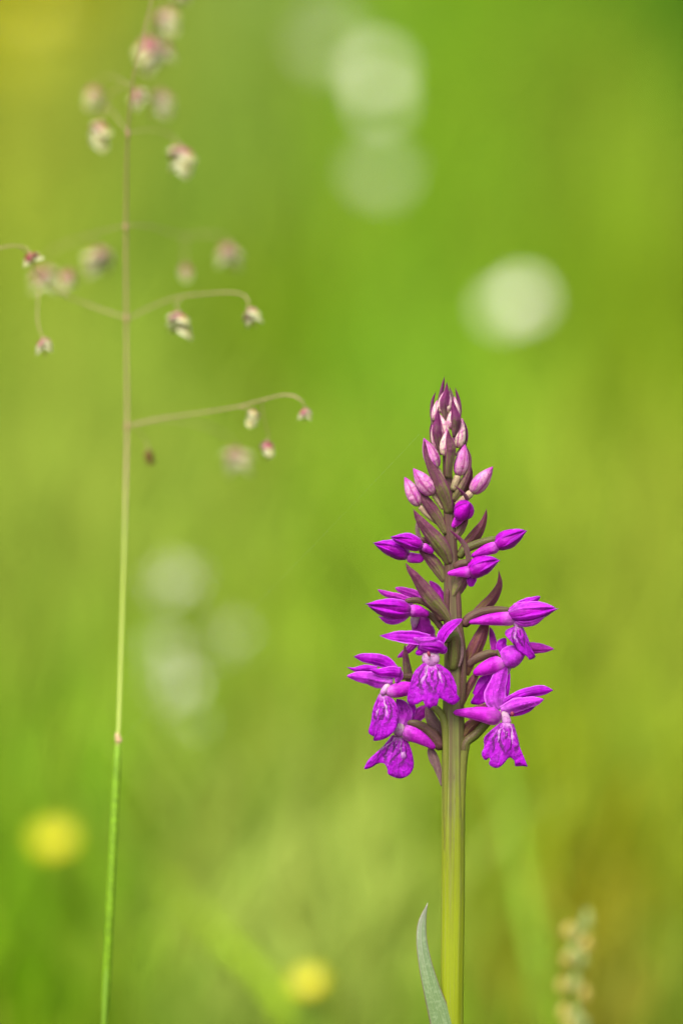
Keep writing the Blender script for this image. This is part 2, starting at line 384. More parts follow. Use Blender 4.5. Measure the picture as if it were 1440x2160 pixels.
# grass and meadow
def culm_mat():
    g = G('quaking_grass_culm'); u, v = g.uv(); o = g.obj()
    c = g.ramp(v, [(0, (.10, .20, .006)), (.46, (.12, .22, .010)), (.475, (.24, .30, .03)), (.62, (.25, .30, .035)), (.66, (.24, .27, .05)), (.70, (.32, .20, .12)), (.9, (.28, .17, .10)), (1, (.22, .14, .07))])
    st = g.noise(g.vec(g.math('MULTIPLY', u, 8), g.math('MULTIPLY', v, 6)), 1.0, 2)
    c = g.mix(g.ramp(st, [(.4, 0), (.7, .4)]), c, (.10, .15, .02))
    return g.finish(c, .45, .35, .15)
M['culm'] = culm_mat()
M['node'] = flat('culm_node', (.27, .17, .09)); M['sheath_tip'] = flat('ligule', (.45, .30, .16))
M['branch'] = flat('hair_branch', (.36, .23, .15), var=.2)
def scale_mat(name, base, tip, rimc):
    g = G(name); u, v = g.uv()
    c = g.ramp(v, [(0, base), (.45, base), (1, tip)])
    c = g.mix(g.ramp(edge(g, u), [(.45, 0), (.8, 1)]), c, rimc)
    st = g.noise(g.vec(g.math('MULTIPLY', u, 9), g.math('MULTIPLY', v, 1.5), g.rnd()), 1.0, 2)
    c = g.mix(g.ramp(st, [(.45, 0), (.7, .4)]), c, tuple(x * .6 for x in base))
    return g.finish(c, .6, .15, .5)
M['glume'] = scale_mat('pink_glume', (.36, .09, .12), (.42, .17, .17), (.46, .28, .24))
M['red_glume'] = scale_mat('red_glume', (.20, .03, .03), (.24, .05, .05), (.34, .14, .12))
M['lemma'] = scale_mat('green_lemma', (.40, .33, .10), (.52, .53, .24), (.64, .64, .42))
M['scale_brown'] = scale_mat('brown_scale', (.13, .05, .012), (.16, .09, .02), (.18, .11, .04))
M['white_ray'] = flat('white_ray', (.88, .85, .70), trans=.2, var=.04)
M['yellow_disc'] = flat('yellow_disc', (.55, .36, .01))
M['yellow_petal'] = flat('yellow_petal', (.44, .40, .0), trans=.2, var=.12, spec=.5, rough=.35)
M['meadow_stem'] = flat('meadow_stem', (.10, .17, .02)); M['sheath'] = flat('grass_sheath', (.12, .22, .006), spec=.2)
M['spike_cream'] = flat('cream_floret', (.36, .27, .06)); M['spike_scale'] = flat('grey_scale', (.20, .24, .07))
M['thread'] = flat('spider_silk', (.8, .8, .75), trans=.0)
M['broad_blade'] = flat('broad_blade', (.17, .26, .008), scale=60, spec=.05)
M['blue_blade'] = flat('blue_green_blade', (.125, .23, .016), scale=60, spec=.05)
g = G('meadow_blades'); a = g.t.nodes.new('ShaderNodeAttribute'); a.attribute_name = 'Col'
M['meadow'] = g.finish(a.outputs['Color'], .7, .04, .4, tcol=a.outputs['Color'])
g = G('mossy_ground'); o = g.obj(); n1 = g.noise(o, 3, 4, .6); n2 = g.noise(o, 60, 3, .7)
c = g.mix(g.ramp(n1, [(.35, 0), (.65, 1)]), (.10, .17, .004), (.15, .20, .006)); c = g.mix(g.ramp(n2, [(.4, 0), (.7, .7)]), c, (.07, .10, .006))
M['ground'] = g.finish(c, .9, .1, 0, bump=n2, bs=.6, bd=.01)

# ================================================================== SETTING
gv = [(-600, -300, 0), (600, -300, 0), (600, 1500, 0), (-600, 1500, 0)]
tag(link('ground', mesh('ground', gv, [(0, 1, 2, 3)], None, M['ground'], False)), kind='structure')

# plant patches: world ellipses (centre, half width, half depth) with the colour of what grows there
def patch(px, py, r, colr, k=1.0):
    c = at_z(px, py, .08); f = at_z(px, max(py - r, -240), .08); n = at_z(px, py + r, .08)
    return (c[0], c[1], r * S * c[1] / D0, max(.05, (f[1] - n[1]) / 2), colr, k)
YG = (.165, .245, .003)
PATCHES = [
    patch(60, 40, 230, (.20, .17, .000), 1.0), patch(90, 330, 190, (.27, .26, .055), 1.0), patch(60, 900, 250, (.25, .28, .060), 1.0),
    patch(470, 330, 200, (.17, .22, .045), .9), patch(620, 1600, 230, (.31, .32, .11), 1.4), patch(380, 1000, 200, (.26, .29, .070), .9),
    patch(1330, 1080, 230, (.28, .29, .050), 1.0), patch(1260, 420, 240, (.21, .25, .030), .9),
    patch(1400, 60, 240, (.050, .12, .008), 1.0), patch(1390, 720, 130, (.14, .18, .0), .9), patch(850, 780, 170, (.19, .30, .035), .95),
    patch(560, 720, 150, (.13, .18, .0), 1.0), patch(1000, 250, 200, (.13, .22, .016), .9), patch(560, 60, 150, (.17, .21, .075), 1.0),
    patch(1260, 1570, 150, (.22, .15, .004), 1.3), patch(1240, 1740, 120, (.26, .21, .045), 1.3), patch(1360, 1900, 180, (.13, .115, .003), 1.1), patch(1400, 1690, 110, (.17, .26, .055), .9),
    patch(480, 2060, 270, (.070, .145, .000), 2.2), patch(800, 1950, 150, (.085, .155, .0), 1.4), patch(120, 1980, 200, (.13, .165, .004), .9), patch(1080, 2050, 150, (.070, .150, .000), 1.6), patch(1350, 2080, 150, (.08, .115, .000), 1.0),
    patch(150, 1450, 220, (.17, .26, .02), .8), patch(1150, 1420, 160, (.20, .25, .02), .9), patch(700, 1200, 220, (.21, .27, .03), .7), patch(20, 1700, 120, (.09, .18, .0), .9),
]
def meadow():
    n = 150000
    # denser close by, thinning with distance; a broad wedge so that a step aside still finds meadow
    D = np.exp(rng.uniform(math.log(.30), math.log(13.0), n))
    X = rng.uniform(-1, 1, n) * (.45 + .42 * D)
    Y = D
    cap = np.interp(Y, [.3, .80, .95, 1.05, 1.25, 1.7, 3.0, 6, 13], [.06, .085, .055, .045, .07, .12, .20, .26, .36])
    H = cap * rng.uniform(.45, 1.0, n)
    Wd = np.interp(Y, [.3, 1.2, 4, 13], [.0016, .0022, .005, .013]) * rng.uniform(.7, 1.4, n)
    yaw = rng.uniform(0, 2 * math.pi, n); ld = rng.uniform(0, 2 * math.pi, n); lean = np.abs(rng.normal(.35, .28, n)) * H
    C = np.tile(np.array(YG), (n, 1)) * rng.uniform(.7, 1.3, (n, 1)); wsum = np.ones(n) * .35
    C = C * wsum[:, None]
    for (cx, cy, rx, ry, cc, k) in PATCHES:
        q = ((X - cx) / rx)**2 + ((Y - cy) / ry)**2
        ww = 2.2 * k * np.exp(-q * 1.1)
        C += ww[:, None] * np.array(cc) * rng.uniform(.75, 1.25, (n, 1)); wsum = wsum + ww
    C /= wsum[:, None]; C = np.clip(np.array(YG) + 1.22 * (C - np.array(YG)), .002, 1); C[:, 2] *= .60; C *= np.array([.97, 1.16, 1.0])
    hue = rng.uniform(0, 1, n)
    C[hue < .10] = C[hue < .10] * .4 + np.array((.24, .21, .03)) * .6     # straw
    C[hue > .92] = C[hue > .92] * .5 + np.array((.08, .19, .02)) * .5     # bluish sedge
    tall = (rng.uniform(0, 1, n) < .002) & (Y > 1.5)                      # taller stems and seed heads, pale or dark
    H[tall] *= rng.uniform(1.3, 2.0, tall.sum()); Wd[tall] *= 1.8; lean[tall] *= .8
    C[tall] *= np.where(rng.uniform(0, 1, (tall.sum(), 1)) < .5, .45, 1.5)
    side = np.stack([np.cos(yaw), np.sin(yaw), np.zeros(n)], 1) * Wd[:, None] / 2
    ldir = np.stack([np.cos(ld), np.sin(ld), np.zeros(n)], 1)
    root = np.stack([X, Y, np.full(n, -.002)], 1)
    p1 = root + np.array([0, 0, 1]) * (H * .45)[:, None] + ldir * (lean * .18)[:, None]
    p2 = root + np.array([0, 0, 1]) * (H * .80)[:, None] + ldir * (lean * .55)[:, None]
    p3 = root + np.array([0, 0, 1]) * H[:, None] + ldir * lean[:, None]
    V = np.stack([root - side, root + side, p1 - side * .95, p1 + side * .95, p2 - side * .65, p2 + side * .65, p3], 1).reshape(-1, 3)
    b = np.arange(n)[:, None] * 7
    me = bpy.data.meshes.new('meadow_grass')
    loops = np.concatenate([b + np.array([[0, 1, 3, 2]]), b + np.array([[2, 3, 5, 4]]), b + np.array([[4, 5, 6]])], 1).ravel().astype(np.int32)
    starts = (np.arange(n)[:, None] * 11 + np.array([[0, 4, 8]])).ravel().astype(np.int32)
    me.vertices.add(len(V)); me.vertices.foreach_set('co', V.astype(np.float32).ravel())
    me.loops.add(len(loops)); me.loops.foreach_set('vertex_index', loops)
    me.polygons.add(len(starts)); me.polygons.foreach_set('loop_start', starts)
    me.update(calc_edges=True)
    at_ = me.color_attributes.new('Col', 'FLOAT_COLOR', 'POINT')
    cv = np.concatenate([np.repeat(np.clip(C, 0, 1), 7, axis=0), np.ones((n * 7, 1))], 1).astype(np.float32)
    at_.data.foreach_set('color', cv.ravel())
    me.polygons.foreach_set('use_smooth', [True] * len(me.polygons))
    me.materials.append(M['meadow'])
    tag(link('meadow_grass', me), 'blurred yellow green meadow grass filling the whole background', 'grass', kind='stuff')
meadow()

# ================================================================== ORCHID
foot = opx([(953, 2160, 0)])[0]; foot = np.array([foot[0] + .002, foot[1] - .004, 0.0])
orchid = empty('orchid', foot, 'purple spotted orchid spike in sharp focus on a thick green stem', 'orchid')
def to_px(p):      # inverse of opx without lean, for the stem's way down to the turf
    r = np.asarray(p) - CP; D = r @ FW; k = D / D0 * S
    return (r[0] / k + 720, 1080 - (r @ UP) / k, (D - D0) / S)
sp_ = [(953, 2160), (955, 1900), (956, 1640), (956, 1500), (957, 1400), (954, 1290), (952, 1200), (948, 1110), (945, 1040), (942, 960), (939, 880), (939, 835)]
sr_ = [24.5, 25, 25, 23, 21, 19, 16, 13, 11, 9, 6, 3]
top = [(x, y, LEAN * (y - 1250), r) for (x, y), r in zip(sp_, sr_)]
b0 = to_px(foot + np.array([0, 0, -.004])); b1 = to_px(foot * np.array([1, 1, 0]) + np.array([0, .002, .06]))
PP = spline([(*b0, 24), (*b1, 25)] + top, 150)
V, F, UV = tube_geo(PP[:, :3], PP[:, 3], 96)
ax = np.repeat(PP[:, :3], 97, axis=0); th_ = UV[:len(ax), 0] * 2 * math.pi; vv_ = UV[:len(ax), 1]
rib_ = .55 * (.030 * np.cos(5 * th_ + .6 + 1.2 * np.sin(vv_ * 5)) + .022 * np.cos(8 * th_ + 2.1) + .016 * np.cos(13 * th_ + 4 * vv_))
V[:len(ax)] = ax + (V[:len(ax)] - ax) * (1 + rib_)[:, None]
place('stem', V, F, UV, M['stem'], orchid, 0.0)
# stem leaf beside the stem, and the rosette leaves near the turf
ribbon('leaf', orchid, [(958, 2330), (946, 2230), (929, 2150), (911, 2090), (897, 2035), (889, 1985), (890, 1945), (902, 1903)], [20, 24, 24, 18.5, 14.5, 11.5, 8.5, 0],
       [-24, -30, -34, -38, -40, -40, -38, -34], M['leaf'], cup=.5, th=4, nl=34, nw=15, fold=.25)
def basal(ang, L, wd, rise):
    d = np.array([math.cos(ang), math.sin(ang), 0]); nrm = np.array([-d[1], d[0], 0])
    nl, nw = 18, 9; f = np.zeros((nl, nw, 3)); uv = np.zeros((nl, nw, 2))
    for i in range(nl):
        v = i / (nl - 1); hwid = wd * math.sin(math.pi * min(1, .12 + v * .88))**.8 * (1 if v < .98 else .1)
        c = np.array([0, 0, .012]) + d * L * v + np.array([0, 0, rise * math.sin(v * 2.2)])
        for j in range(nw):
            x = j / (nw - 1) * 2 - 1; f[i, j] = c + nrm * hwid * x + np.array([0, 0, .35 * hwid * x * x]); uv[i, j] = ((x + 1) / 2, v)
    b = f.copy(); b[:, :, 2] -= .0006
    V, F, UV = shell(f.reshape(-1, 3), b.reshape(-1, 3), nl, nw, uv.reshape(-1, 2))
    link('leaf', mesh('leaf', V, F, UV, M['leaf']), orchid)
for a_, L_, w_, r_ in ((.4, .085, .011, .03), (2.5, .095, .012, .035), (4.3, .08, .010, .03), (5.5, .07, .009, .025)): basal(a_, L_, w_, r_)

BT, BR, BB, BG = M['bract_top'], M['bract'], M['bract_brown'], M['bract_grey']
BRACTS = [  # midrib, half widths, depth, material
    ([(926, 852), (931, 825), (934, 810), (937, 794)], [6, 5, 3.5, 0], 10, BT),
    ([(938, 890), (938, 868), (938, 850), (941, 826), (942, 805)], [3, 9, 13, 6.5, 0], (-18, -24, -20), BT),
    ([(952, 862), (952, 845), (950, 830), (948, 816)], [7, 7, 4.5, 0], 3, BG),
    ([(965, 892), (969, 866), (967, 846), (963, 830), (959, 817)], [5, 5, 4.5, 3, 0], (-4, 0), BT),
    ([(957, 922), (960, 902), (961, 885), (957, 862), (953, 838)], [4, 10, 13, 7, 0], (-16, -27, -24), BT),
    ([(914, 898), (910, 872), (911, 850), (914, 838), (918.6, 826)], [4.5, 4.5, 4, 2.8, 0], (-4, 0), BT),
    ([(930, 960), (925, 936), (921, 910), (922, 885), (923.5, 857)], [3, 9, 11.5, 7, 0], (-12, -28, -24), BT),
    ([(917, 950), (910, 928), (908, 905), (910, 888)], [5, 4, 3, 0], 2, BT),
    ([(945, 1008), (946, 986), (949, 960), (950, 942), (946, 922), (943.6, 905)], [8, 8.5, 11, 11.5, 6, 0], (-14, -30, -36, -30), BR),
    ([(961, 962), (976, 943), (983, 922), (981, 900), (972, 878)], [5, 5.5, 4.5, 3.2, 0], (-4, 2), BT),
    ([(953, 1057), (965, 1036), (980, 1012), (989, 985), (990, 962), (981, 937)], [7, 11, 8, 5, 3.2, 0], (-8, -12, -4), BR),
    ([(973, 1047), (987, 1022), (993, 1000), (993, 981)], [6, 7, 4, 0], 8, BB),
    ([(948, 1083), (942, 1060), (932, 1033), (918, 1003), (904, 975), (897, 948), (894.5, 926)], [10, 14, 16.5, 13, 8, 5, 0], (-12, -30, -36, -32), BR),
    ([(940, 1126), (925, 1096), (908, 1070), (892, 1048), (884, 1033), (881, 1021)], [6, 11.5, 13, 9, 5, 0], (-10, -14, -2), BR),
    ([(958, 1137), (968, 1121), (980, 1101), (986, 1088)], [6, 10, 7, 2], (-8, -4), BR),
    ([(967, 1168), (985, 1148), (1003, 1128), (1017, 1105), (1023, 1088), (1025.5, 1073)], [5, 12, 14, 8.5, 4.5, 0], (4, 10), BB),
    ([(948, 1190), (935, 1161), (916, 1135), (895, 1110), (880, 1090), (871, 1073)], [9, 17, 17.5, 12.5, 7, 0], (-14, -34, -40, -34), BR),
    ([(887, 1142), (880, 1120), (881, 1102), (890, 1087)], [5, 5, 3.5, 0], 14, BG),
    ([(938, 1226), (923, 1199), (906, 1177), (890, 1160), (880, 1147)], [8, 14, 13, 8.5, 1], (-2, -8, 4), BR),
    ([(955, 1257), (966, 1236), (978, 1218), (985, 1208)], [11, 17, 13, 6], (-14, -22), BR),
    ([(950, 1314), (933, 1289), (912, 1265), (893, 1241), (874, 1214), (862, 1200), (855, 1187)], [7, 14, 18, 15.5, 9.5, 5.5, 0], (-18, -36, -44, -38), BR),
    ([(867, 1453), (861, 1426), (857, 1400), (854, 1376), (853, 1357)], [4, 9.5, 8.5, 5, 0], (-6, -14), BR),
    ([(967, 1408), (973, 1382), (971, 1352), (962, 1326), (949, 1306)], [2, 4.5, 4.5, 5, 5], (-26, -24), BG),
    ([(985, 1312), (1003, 1294), (1025, 1276), (1043, 1255), (1053, 1230), (1051, 1202)], [8, 10, 13.5, 11.5, 6.5, 0], (2, 12), BB),
    ([(981, 1424), (991, 1391), (1005, 1360), (1018, 1331), (1026, 1308)], [8, 15, 17, 13, 8], (-4, 6), BB),
    ([(975, 1484), (985, 1456), (998, 1432), (1011, 1413)], [5, 8.5, 8.5, 3], (-4, 4), BB),
    ([(971, 1572), (981, 1546), (998, 1527), (1020, 1516), (1035, 1505)], [6, 13, 14, 9, 3], (-8, -2), BB),
    ([(984, 1512), (998, 1500), (1016, 1492), (1036, 1490)], [3, 7, 8, 3], (-2, -4), BB),
    ([(928, 1575), (922, 1542), (909, 1515), (899, 1489)], [8, 15, 13, 6], (4, 10), BG),
    ([(931, 1658), (923, 1622), (913, 1597), (905, 1575)], [2, 8.5, 11, 7], (-4, 2), BG),
]
for p_, h_, z_, m_ in BRACTS: ribbon('bract', orchid, p_, [q * (.86 if m_ is BT else .93) for q in h_], z_, m_, cup=.75, tilt=rng.uniform(-.2, .2), th=3, wav=.02)

CR, PK, MB_ = M['bud_cream'], M['bud_pink'], M['bud_magenta']
BUDS = [  # base, tip, half width, material, ovary path/radius, spur path/radius
    ((939, 874, -8), (941, 820, -8), 15, CR, None, None),
    ((963, 886, -4), (958, 836, -4), 9, CR, None, None),
    ((947, 906, -10), (955, 858, -14), 11.5, CR, None, None),
    ((917, 888, -4), (921, 844, -4), 8.5, CR, None, None),
    ((942, 922, -12), (926, 872, -16), 10.5, CR, None, None),
    ((925, 950, -6), (911, 896, -8), 9, CR, None, None),
    ((938, 962, -18), (943, 905, -24), 12, CR, None, None),
    ((965, 945, -4), (974, 882, -6), 12.5, CR, None, None),
    ((966, 1003, -8), (980, 937, -10), 14.5, PK, ([(954, 1036), (960, 1018), (967, 1000)], [7, 8, 8], -8, 'ovary_cream'), None),
    ((919, 988, -16), (893, 924, -22), 15.5, PK, ([(938, 1030), (930, 1008), (919, 986)], [6, 7, 7], -10, 'ovary_cream'), None),
    ((914, 1042, -14), (871, 988, -22), 17, PK, ([(935, 1075), (926, 1058), (913, 1041)], [5, 7, 7], -8, 'ovary_cream'), None),
    ((884, 1066, 0), (853, 1006, -4), 14.5, PK, ([(925, 1105), (900, 1085), (884, 1066)], [5, 6, 7], 0, 'ovary_cream'), None),
    ((994, 1039, -4), (1039, 984, -6), 16, PK, ([(958, 1068), (978, 1053), (996, 1037)], [6, 8, 9], -4, 'ovary_cream'), None),
]
for a_, b_, hw_, m_, ov, sp in BUDS:
    o = bud('flower_bud', orchid, a_, b_, hw_ * 1.08, m_, ph=rng.uniform(0, 6))
    if ov: tube('ovary', o, ov[0], ov[1], ov[2], M[ov[3]])
# round magenta bud looking at the lens
o = bud('flower_bud', orchid, (969, 1088, -8), (990, 1060, -52), 21.5, MB_, ph=1.2)
tube('spur', o, [(974, 1086), (964, 1099), (953, 1113)], [10, 9.5, 4], (-14, -10), M['spur'])
ribbon('bract', orchid, [(986, 1056), (981, 1046), (972, 1036), (957, 1023)], [4.5, 4, 3, 0], (-20, -42), BT, cup=.4, th=3)
def sepals_over(parent, a, b, hw, mats=None, offs=(.36, -.34), bend=0.0):
    a = np.array(a, float); b = np.array(b, float); d = b - a; n = np.array([-d[1], d[0]]); n /= np.linalg.norm(n)
    for k, off in enumerate(offs):
        pts = []; hh = []; zz = []
        for t, wq, o_ in ((.03, .34, .5), (.22, .54, 1), (.48, .58, 1), (.72, .40, .8), (.90, .17, .4), (1.05 - .06 * k, 0, .15)):
            p = a[:2] + d[:2] * t + n * (off * hw * o_ + bend * math.sin(t * math.pi)); pts.append((p[0], p[1]))
            hh.append(hw * wq * rng.uniform(.92, 1.08)); zz.append(a[2] + d[2] * t - hw * (.92 - .22 * k) * math.sin(math.pi * (.16 + t * .70)))
        ribbon('sepal', parent, pts, hh, zz, (mats or (P_, P_))[k], cup=1.5, wav=.03, fold=-.35 if k else -.15)
P_, PL, PP_ = M['petal'], M['petal_lilac'], M['petal_pink']
# long magenta buds with spur and ovary
def big_bud(a, b, hw, spur, sr, sz, ov, orad, oz, mat=MB_, bend=0.0, ph=0.5, om='ovary'):
    o = bud('flower_bud', orchid, a, b, hw * .86, mat, bend=bend, ph=ph, amp=.11)
    sepals_over(o, a, b, hw * .93, bend=bend)
    if spur: tube('spur', o, spur, sr, sz, M['spur'])
    if ov: tube('ovary', o, ov, orad, oz, M[om])
    return o
big_bud((1043, 1151, -6), (1108, 1119, -10), 22, [(1052, 1152), (1025, 1160), (993, 1174)], [14, 12, 4], (-8, -10), [(966, 1178), (980, 1160), (1010, 1146), (1048, 1137)], [8, 9, 9, 8], (-4, -6), om='ovary_green')
o20 = big_bud((988, 1209, -30), (1051, 1181, -36), 24, [(996, 1206), (970, 1207), (943, 1210)], [14, 10, 4], (-32, -34), [(958, 1200), (970, 1190), (992, 1186)], [8, 9, 7], (-20, -28), bend=-3)
ribbon('petal', o20, [(996, 1208), (994, 1222), (992, 1238)], [10, 11, 9], -22, M['petal'], cup=.4)
ribbon('bract', orchid, [(989, 1186), (983, 1157), (969, 1137), (945, 1116)], [6, 5.5, 4.5, 0], (-34, -44), BT, cup=.5, th=3)
big_bud((890, 1153, -20), (825, 1134, -28), 19, [(888, 1151), (900, 1157), (914, 1165)], [10, 9, 6], (-20, -14), [(882, 1139), (893, 1139), (908, 1146)], [4, 6, 6], (-20, -14), mat=M['bud_magenta'], bend=3)
big_bud((860, 1173, 2), (789, 1147, 0), 21, [(856, 1174), (872, 1177), (894, 1178)], [12, 11, 9], (2, 4), None, None, 0, bend=4, ph=1.4)

# ------------------------------------------------------------------ open flowers
def flower(ov, r, z, mat='ovary'):
    return tube('flower', orchid, ov, r, z, M[mat], n=32)
P_, PL, PP_ = M['petal'], M['petal_lilac'], M['petal_pink']
# upper left, still half closed
f = flower([(935, 1310), (915, 1285), (893, 1270), (872, 1266), (853, 1269)], [9, 8, 7, 6.5, 5], (-12, -20))
bud('hood', f, (866, 1287, -20), (776, 1277, -26), 20, MB_, bend=0, ph=.3, amp=.10)
sepals_over(f, (866, 1289, -20), (774, 1276, -26), 23, bend=0)
ribbon('sepal', f, [(866, 1290), (845, 1304), (820, 1309), (797, 1300)], [5, 9, 8, 1], (-14, -22), PL, cup=.6)
tube('spur', f, [(858, 1289), (880, 1289), (905, 1297)], [14, 13, 5], (-18, -8), M['spur'])
# its shadowed neighbour behind
f = flower([(935, 1330), (915, 1305), (895, 1290), (884, 1290)], [7, 7, 6, 5], (4, 26))
ribbon('sepal', f, [(872, 1272), (842, 1260), (815, 1253), (796, 1244)], [9, 8, 6.5, 4.5], (24, 30), PP_, cup=.5, wav=.04)
ribbon('sepal', f, [(895, 1264), (868, 1252), (850, 1246), (833, 1240)], [10, 10, 8, 6], (26, 34), PP_, cup=.5, wav=.04)
ribbon('petal', f, [(931, 1285), (927, 1258), (918, 1240), (905, 1225)], [7, 11, 9, 5], (20, 26), PP_, cup=.5, wav=.04)
ribbon('lip', f, [(884, 1290), (888, 1315), (895, 1342), (905, 1368)], [14, 20, 24, 18], (20, 26), PP_, cup=.4, wav=.05)
tube('throat', f, [(876, 1293), (874, 1309), (872, 1326)], [9, 9, 4], 14, M['throat'])
ribbon('petal', f, [(886, 1340), (869, 1362), (850, 1379), (837, 1387)], [9, 8.5, 6, 4.5], (20, 26), PP_, cup=.5)
# middle flower facing the lens
f = flower([(953, 1416), (957, 1396), (958, 1368), (956, 1340), (940, 1348), (920, 1358)], [9, 11.5, 12, 11, 9, 6], (-18, -24, -34, -44), 'ovary_green')
V_ = bud('hood', f, (934, 1362, -46), (880, 1366, -58), 17, P_, ph=.2, amp=.04, sharp=.6)
ribbon('sepal', f, [(906, 1350), (880, 1346), (850, 1343), (825, 1342), (800, 1341)], [11, 14.5, 13, 8.5, 0], (-52, -62, -60, -54), P_, cup=-.5, tilt=.3, wav=.02)
ribbon('sepal', f, [(927, 1366), (932, 1342), (944, 1326), (958, 1315), (974, 1306)], [5, 11, 11, 8.5, 5], (-52, -60), P_, cup=-.5, tilt=-.35, wav=.03)
ribbon('petal', f, [(872, 1347), (888, 1352), (905, 1352), (922, 1346)], [3, 7, 8.5, 4], (-66, -70), PL, cup=.5, wav=.05)
ribbon('petal', f, [(885, 1362), (905, 1362), (925, 1366), (938, 1374)], [6, 13, 14, 6], (-68, -70, -62), P_, cup=.5, wav=.03)
ribbon('petal', f, [(893, 1369), (886, 1375), (876, 1379)], [6, 8, 6], (-58, -56), P_, cup=.6)
ribbon('petal', f, [(925, 1368), (934, 1369), (942, 1366)], [7, 11, 7], (-56, -48), P_, cup=.6)
tube('throat', f, [(908, 1366), (908, 1382), (908, 1398), (908, 1408)], [12, 18, 19, 17], (-54, -56), M['throat'], flat=.5)
tube('column', f, [(902, 1374), (904, 1380), (906, 1385)], [3, 3.5, 2.5], -72, M['anther'])
lip('lip', f, [(891, 1399), (873.5, 1417), (862.6, 1451), (858, 1478), (864.5, 1486), (879, 1485.5), (891.5, 1479), (896, 1489), (906, 1495), (913, 1489), (921, 1489), (926, 1473), (936.7, 1478), (954.7, 1487), (970, 1474.6), (964, 1467), (962, 1446), (949, 1418.6), (927.6, 1401)], -58, M['lip'], bulge=13, seed=1)
# left flower
f = flower([(935, 1470), (900, 1440), (870, 1428), (850, 1427), (836, 1432)], [8, 8, 7, 7, 6], (-8, -16))
ribbon('sepal', f, [(834, 1413), (810, 1396), (786, 1390), (765, 1387), (746, 1385)], [9, 13.5, 12, 9, 4], (-4, 4), P_, cup=.5, wav=.02)
ribbon('sepal', f, [(795, 1413), (768, 1409), (748, 1412), (731, 1407)], [8, 7, 4.5, 0], (-2, -6), P_, cup=.6)
ribbon('sepal', f, [(828, 1440), (802, 1436), (776, 1430), (752, 1427), (731, 1426)], [12, 16.5, 14, 10, 5], (-22, -30), PL, cup=.7, wav=.03)
ribbon('petal', f, [(844, 1420), (822, 1417), (800, 1418), (779, 1412)], [13, 12, 8, 3], (-28, -36), P_, cup=.7, wav=.03)
ribbon('petal', f, [(838, 1412), (840, 1426), (836, 1442)], [8, 10, 6], (-26, -24), PL, cup=.6)
tube('spur', f, [(812, 1460), (832, 1457), (852, 1453), (880, 1452)], [10, 15, 16, 10], (-22, -12), M['spur'])
tube('throat', f, [(820, 1442), (812, 1455), (804, 1466)], [6, 8, 6], (-20, -25), M['throat'])
lip('lip', f, [(799, 1463), (786.7, 1493), (781.7, 1523), (777, 1546), (791, 1554), (785, 1543), (791.7, 1536), (797, 1543), (787, 1562), (806.7, 1560), (823, 1551), (836.7, 1532), (841, 1510), (836, 1487), (827, 1473), (814, 1467)], -24, M['lip'], bulge=8, seed=2, swing=-.25)
# lower left flower
f = flower([(932, 1582), (915, 1553), (895, 1536), (875, 1527), (858, 1524)], [12, 13, 11, 9, 5], (-6, -4))
ribbon('sepal', f, [(848, 1532), (853, 1510), (848, 1492), (836, 1474)], [13, 17, 15, 6], (4, 10), PL, cup=.5)
ribbon('sepal', f, [(856, 1522), (874, 1514), (888, 1502), (897, 1488)], [8, 12, 13, 8], (16, 24), PP_, cup=.5)
ribbon('petal', f, [(856, 1518), (866, 1504), (868, 1490), (862, 1480)], [7, 9, 8, 4], (12, 16), P_, cup=.5)
tube('spur', f, [(846, 1545), (872, 1549), (895, 1561), (919, 1578)], [18, 17, 13, 6], (0, -10), M['spur'])
tube('throat', f, [(850, 1528), (842, 1540), (838, 1554)], [12, 13, 12], (0, -4), M['throat'])
lip('lip', f, [(827, 1550), (806.7, 1575), (793, 1591), (778, 1601), (768, 1622), (783, 1619), (798, 1610), (810, 1611), (816.7, 1623), (818, 1633), (835, 1641), (847, 1642), (863, 1634), (872, 1618), (870, 1593), (862, 1568), (853, 1556)], 0, M['lip'], bulge=9, seed=3, swing=.1)
# upper right flower seen from the side
f = flower([(975, 1322), (990, 1304), (1012, 1292), (1040, 1287), (1076, 1288)], [10, 11, 10, 9, 7], (-4, -8))
bud('hood', f, (1070, 1297, -10), (1168, 1284, -14), 21, MB_, bend=0, ph=.9, amp=.11)
sepals_over(f, (1070, 1297, -10), (1172, 1283, -14), 25, bend=0, mats=(P_, PL))
ribbon('petal', f, [(1085, 1281), (1108, 1272), (1125, 1266), (1139, 1258)], [8, 10, 8, 4.5], 4, P_, cup=.5)
ribbon('petal', f, [(1078, 1302), (1100, 1312), (1125, 1309), (1152, 1297)], [5, 10, 10, 2], (-20, -28), PL, cup=.5)
tube('spur', f, [(1088, 1305), (1062, 1305), (1030, 1307), (988, 1313)], [15, 15, 12, 4], (-10, -14), M['spur'])
tube('throat', f, [(1080, 1300), (1088, 1312), (1094, 1326)], [8, 9, 8], -10, M['throat'])
lip('lip', f, [(1084, 1321), (1066, 1330), (1064.6, 1339), (1077, 1353), (1093.5, 1373), (1111.5, 1386), (1116, 1392), (1129, 1385), (1119, 1375), (1115, 1351.5), (1106, 1330), (1100, 1320)], -16, M['lip'], bulge=7, seed=4, swing=.3)
